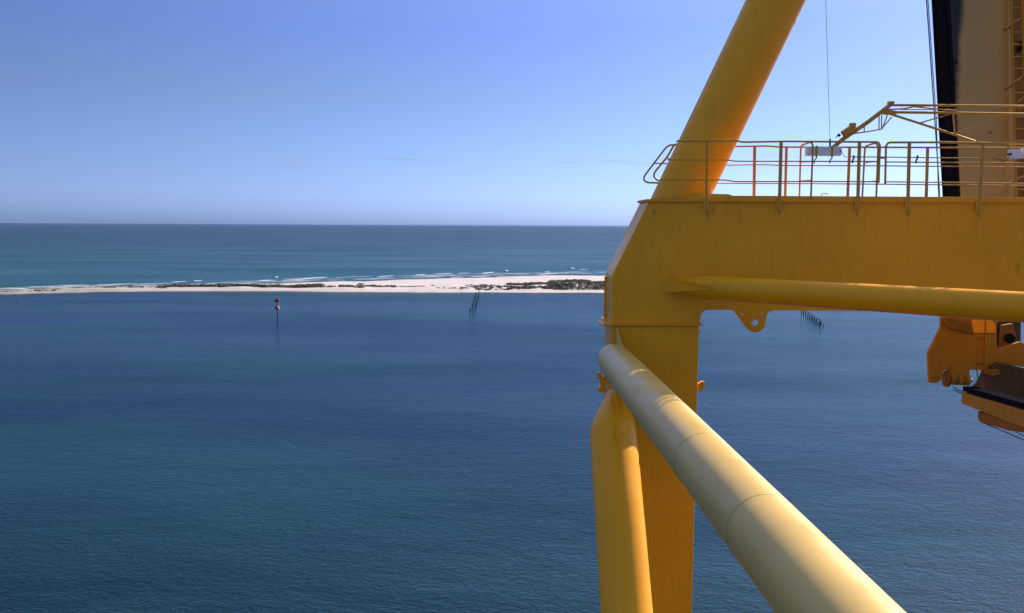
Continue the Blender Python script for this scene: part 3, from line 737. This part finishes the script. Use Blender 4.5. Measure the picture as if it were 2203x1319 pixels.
# ------------------------------------------------------------------ boom behind the beam
BY = 20.9
boom = thing('crane_boom', 'brown weathered vertical boom girder with a dark left edge', 'crane boom', at_y(2100, 430, BY))
def edge(y): return 2008 + (2024 - 2008) * y / 422.0
m, N, L, P = newmat('boom_web_paint')
c = n_mix(N, L, n_noise(N, L, 0.8, 5, 0.65), (0.33, 0.25, 0.10), (0.40, 0.31, 0.13))
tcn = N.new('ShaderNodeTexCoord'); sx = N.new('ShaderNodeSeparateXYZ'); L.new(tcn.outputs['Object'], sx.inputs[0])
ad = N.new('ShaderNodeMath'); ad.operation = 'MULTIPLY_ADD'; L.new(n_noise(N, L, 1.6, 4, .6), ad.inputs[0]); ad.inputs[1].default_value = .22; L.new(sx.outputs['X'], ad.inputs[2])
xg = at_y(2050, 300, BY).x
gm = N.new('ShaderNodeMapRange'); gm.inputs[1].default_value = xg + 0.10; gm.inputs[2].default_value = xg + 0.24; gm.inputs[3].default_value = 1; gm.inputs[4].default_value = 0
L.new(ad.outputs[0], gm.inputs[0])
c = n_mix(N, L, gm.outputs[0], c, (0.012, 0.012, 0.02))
sp_ = n_ramp(N, L, n_noise(N, L, 5, 2, .5), [(.76, (0, 0, 0)), (.80, (.6, .6, .6))])
c = n_mix(N, L, sp_, c, (0.03, 0.02, 0.015))
L.new(c, P.inputs['Base Color']); P.inputs['Roughness'].default_value = .65
BOOMWEB = m
def col_poly(x_top, x_bot, x2_top, x2_bot, Y):
    ex = lambda xt, xb, y: xt + (xb - xt) * y / 422.0
    return [at_y(ex(x_top, x_bot, -500), -500, Y), at_y(ex(x_top, x_bot, 640), 640, Y), at_y(ex(x2_top, x2_bot, 640), 640, Y), at_y(ex(x2_top, x2_bot, -500), -500, Y)]
BP = col_poly(2044, 2067, 2172, 2174, BY)
prism('box_girder', BP, Vector((0.0, .78, 0)), BOOMWEB, boom, bevel=.01)
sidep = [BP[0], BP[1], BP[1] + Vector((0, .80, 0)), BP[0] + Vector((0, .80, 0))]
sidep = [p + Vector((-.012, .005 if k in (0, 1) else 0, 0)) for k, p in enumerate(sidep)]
prism('black_side', sidep, Vector((-.03, 0, 0)), BLACK, boom)  # plate coloured flat black over the girder's left side
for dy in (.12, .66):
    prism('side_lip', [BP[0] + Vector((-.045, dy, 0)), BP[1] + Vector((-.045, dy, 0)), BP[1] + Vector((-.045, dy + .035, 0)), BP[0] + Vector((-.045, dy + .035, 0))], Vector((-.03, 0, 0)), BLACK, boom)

# laddered recess at the right edge
prism('back_plate', col_poly(2177, 2180, 2212, 2212, BY + .5), Vector((0, .1, 0)), RUST, boom)
prism('edge_flange', col_poly(2170, 2172, 2179, 2183, BY - .12), Vector((0, .5, 0)), BOOMWEB, boom, bevel=.006)
prism('ladder_stile', col_poly(2174, 2186, 2178, 2190, BY - .5), Vector((0, .05, 0)), YEL_OLD, boom)
prism('ladder_stile', col_poly(2199, 2212, 2203, 2216, BY - .5), Vector((0, .05, 0)), YEL_OLD, boom)
for y in range(-60, 430, 26):
    x = 2176 + 12 * y / 422
    bm = bmesh.new(); tube_bm(bm, [at_y(x, y, BY - .47), at_y(x + 26, y, BY - .47)], .011, 8); mesh_obj('rung', bm, RUST, boom, 40)
for (a_, b_) in (((2160, 66), (2203, 38)), ((2163, 192), (2205, 165)), ((2190, 222), (2215, 205)), ((2190, 240), (2215, 222)), ((2170, 396), (2205, 380))):
    bm = bmesh.new(); beam_between(bm, at_y(*a_, BY - .45), at_y(*b_, BY - .45), .03, .03); mesh_obj('lattice_brace', bm, RUST, boom)
for (x, y, r) in ((2194, 104, 5), (2191, 108, 4), (2197, 92, 4), (2057, 134, 2.2), (2131, 285, 1.6)):
    bm = bmesh.new(); tube_bm(bm, [at_y(x, y, BY - .10), at_y(x, y, BY + .5)], r / FPX * BY, 12)
    mesh_obj('bolt', bm, BLACK, boom, 40)

# hinge bracket, sheaves and lower girder below the beam
HY = 19.7
hg = thing('boom_hinge', 'orange hinge bracket plate with rope sheaves hanging behind the tube', 'hinge bracket', at_y(2080, 690, HY))
def HP(lst, Y=HY): return [at_y(x, y, Y) for x, y in lst]
plate = [(2025.5, 670), (2025.5, 704), (1997.6, 759), (2000, 824), (2017, 824), (2026.5, 815.5), (2030, 798), (2037, 795.5), (2042, 800), (2044, 812.5), (2083.7, 812.5), (2087, 796), (2127, 796), (2160, 782), (2260, 800), (2260, 760), (2205, 746), (2205, 740), (2196, 735), (2150, 752), (2144.5, 742), (2144.5, 696), (2150, 692), (2196, 694), (2196, 670)]
prism('bracket_plate', HP(plate), Vector((0, .10, 0)), paint('orange_bracket_paint', (0.42, 0.185, 0.008), rough=.6, spec=.2, streak=.4), hg, bevel=.008)
prism('ledge_plate', [at_y(2028, 684, HY - .02), at_y(2038, 683, HY - .25), at_y(2088, 697, HY - .25), at_y(2092, 718.5, HY - .02), at_y(2040, 705.5, HY - .02)], Vector((0, .015, -.0)), YEL_OLD, hg)
tube('ledge_edge', HP([(2038, 706), (2093, 719)], HY - .03), .012, RUST, hg, 6)
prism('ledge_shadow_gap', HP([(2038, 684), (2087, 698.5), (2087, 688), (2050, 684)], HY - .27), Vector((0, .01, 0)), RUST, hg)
prism('web_stiffener', HP([(2120, 690), (2122, 690), (2122, 795), (2120, 795)], HY - .06), Vector((0, .055, 0)), YEL_OLD, hg)
prism('web_stiffener', HP([(2090, 688), (2135, 690), (2142, 700), (2142, 716), (2094, 716)], HY - .03), Vector((0, .025, 0)), YEL, hg)
prism('back_plate', HP([(2138, 686), (2196, 688), (2196, 735), (2187, 765), (2150, 772), (2138, 762)], HY + .5), Vector((0, .05, 0)), plain('dark_brown', (0.05, 0.035, 0.025), .8), hg)  # dark brown plate backing the bracket opening
prism('inner_bracket', HP([(2156, 700), (2180, 696), (2186, 722), (2170, 736), (2162, 760), (2152, 760)], HY + .3), Vector((0, .1, 0)), RUST, hg, bevel=.01)
bm = bmesh.new(); tube_bm(bm, [at_y(2172, 728, HY + .15), at_y(2172, 728, HY + .4)], .11, 16); mesh_obj('hinge_pin', bm, BLACK, hg, 40)
for (x, y) in ((2104, 728), (2112, 728), (2104, 782), (2112, 782), (2010, 812), (2046, 790), (2045, 789)):
    if x == 2045: continue
    p_ = at_y(x, y, HY); tube('bolt', [p_ + Vector((0, .01, 0)), p_ + Vector((0, -.035, 0))], .022, RUST, hg, 6)
# greasy curved drum guard
pts = [(2132, 792), (2150, 781), (2180, 786), (2230, 800), (2330, 830), (2330, 905), (2203, 872), (2150, 856), (2110, 842), (2122, 832), (2130, 818), (2136, 804)]
m = plain('greasy_drum_paint', (0.085, 0.048, 0.022), .8, var=.5, scale=2.5); m.node_tree.nodes['Principled BSDF'].inputs['Specular IOR Level'].default_value = .15
prism('drum_guard', HP(pts, HY - .15), Vector((0, .5, 0)), m, hg, bevel=.03)
prism('drum_lug', HP([(2124, 797), (2150, 794), (2152, 806), (2132, 810), (2126, 806)], HY - .2), Vector((0, .3, 0)), RUST, hg, bevel=.01)
# sheaves side by side on one axle
ax0 = at_y(2038, 815, HY + .02)
axd = Vector((.93, 0, -.06)).normalized()
def sheave(k, r, w_, mat):
    c_ = ax0 + axd * k
    bm = bmesh.new()
    prof = [(0, r * .35), (0, r), (w_ * .2, r), (w_ * .5, r * .82), (w_ * .8, r), (w_, r), (w_, r * .35)]
    tube_bm(bm, [c_ + axd * (a + 1e-4 * i) for i, (a, b) in enumerate(prof)], [b for a, b in prof], 28)
    return mesh_obj('sheave', bm, mat, hg, 35)
sheave(-.04, .185, .06, RUST)
for i in range(5): sheave(.06 + i * .085, .125, .078, YEL_OLD if i % 2 == 0 else RUST)
tube('axle', [ax0 - axd * .08, ax0 + axd * .55], .045, STEEL, hg, 12)

# lower girder running towards the eye at the right
GA = at_y(2068, 843, 19.0); GB = at_z(2203, 882.5, GA.z)
gd = (GB - GA); gd.z = 0; gd.normalize(); gn = Vector((gd.y, -gd.x, 0))
gir = thing('trolley_girder', 'yellow box girder with black top below the hinge', 'girder', GA)
def G(px, py, off=0): return at_pl(px, py, GA + gn * off, gn)
sidev = Vector((-gd.y, gd.x, 0))
if sidev.x < 0: sidev = -sidev
prism('web', [G(2070, 844), G(2068, 868), G(2105, 882.5), G(2203, 921), G(2400, 998), G(2400, 939.5), G(2203, 882.5)], sidev * .28, YEL_OLD, gir, bevel=.008)
tp_off = Vector((0, 0, .02))
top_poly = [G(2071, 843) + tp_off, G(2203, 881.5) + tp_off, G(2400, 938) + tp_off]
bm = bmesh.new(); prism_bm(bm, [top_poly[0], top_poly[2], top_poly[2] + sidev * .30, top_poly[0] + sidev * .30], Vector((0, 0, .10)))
mesh_obj('black_top', bm, BLACK, gir)  # strip along the girder top coloured flat black
tl = [G(2104, 895, -.08), G(2150, 912, -.08), G(2230, 944, -.08)]
bm = bmesh.new()
prism_bm(bm, [G(2102.5, 884, -.02), G(2102, 898, -.02), G(2106, 908, -.02), G(2113, 910, -.02), G(2168, 926.5, -.02), G(2203, 931, -.02), G(2300, 960, -.02), G(2300, 945, -.02), G(2203, 915, -.02)], sidev * .25)
o = mesh_obj('lower_trough', bm, RUST, gir); bev(o, .03, 3)

# ropes
RG = 'black wire ropes of the crane'
def rope(pts, r, label, name='wire_rope'):
    return tag(tube(name, pts, r, ROPE, None, 8), label, 'rope', RG)
rope([at_y(1972, -500, 19.85), at_y(1993.3, 0, 19.85), at_y(2014, 300, 19.85), at_y(2022, 425, 19.85), at_y(2030, 560, 19.85)], .013, 'thick black rope falling just left of the boom')
rope([at_y(1976, -500, 20.0), at_y(1996.4, 0, 20.0), at_y(2014.5, 260, 20.0), at_y(2019, 425, 20.0), at_y(2025, 560, 20.0)], .010, 'thinner black rope crossing the thick one left of the boom')
rope([at_y(1763, -500, 18.3), at_y(1776.5, 0, 18.3), at_y(1785.4, 300, 18.3), at_y(1785.5, 314, LY - .1)], .0045, 'hair thin wire dropping to the long floodlight')
rope([at_y(2050, 832.5, 19.4), at_y(2203, 908, 17.2), at_y(2420, 1016, 15)], .012, 'upper of two black ropes running across the lower girder')
rope([at_y(2058, 838, 19.4) + Vector((-.07, 0, 0)), at_y(2203, 914.5, 17.2), at_y(2420, 1026, 15)], .012, 'lower of two black ropes running across the lower girder')
rope([at_y(2112, 908, 18.4), at_y(2203, 947, 17), at_y(2400, 1030, 15)], .011, 'black rope under the lower girder meeting the sea view')
rope([at_y(2185, 929, 17.6), at_y(2203, 937.5, 17.4), at_y(2400, 1022, 15.4)], .010, 'short black rope leaving the girder bottom at the frame edge')
rope([at_y(2099, 780, 20.2), at_y(2101.5, 796, 20.2), at_y(2107, 836, 20.2)], .012, 'thin rope seen through the gap under the hinge bracket')

# ------------------------------------------------------------------ sea haze
bm = bmesh.new(); box_bm(bm, (0, 0, 34), Vector((125000, 0, 0)), Vector((0, 125000, 0)), Vector((0, 0, 35)))
hm = bpy.data.materials.new('sea_haze'); hm.use_nodes = True
for n_ in list(hm.node_tree.nodes):
    if n_.type != 'OUTPUT_MATERIAL': hm.node_tree.nodes.remove(n_)
pv = hm.node_tree.nodes.new('ShaderNodeVolumePrincipled')
pv.inputs['Color'].default_value = (0.22, 0.36, 0.72, 1); pv.inputs['Density'].default_value = 9.0e-6
hm.node_tree.links.new(pv.outputs[0], hm.node_tree.nodes['Material Output'].inputs['Volume'])
tag(mesh_obj('haze', bm, hm), kind='stuff')
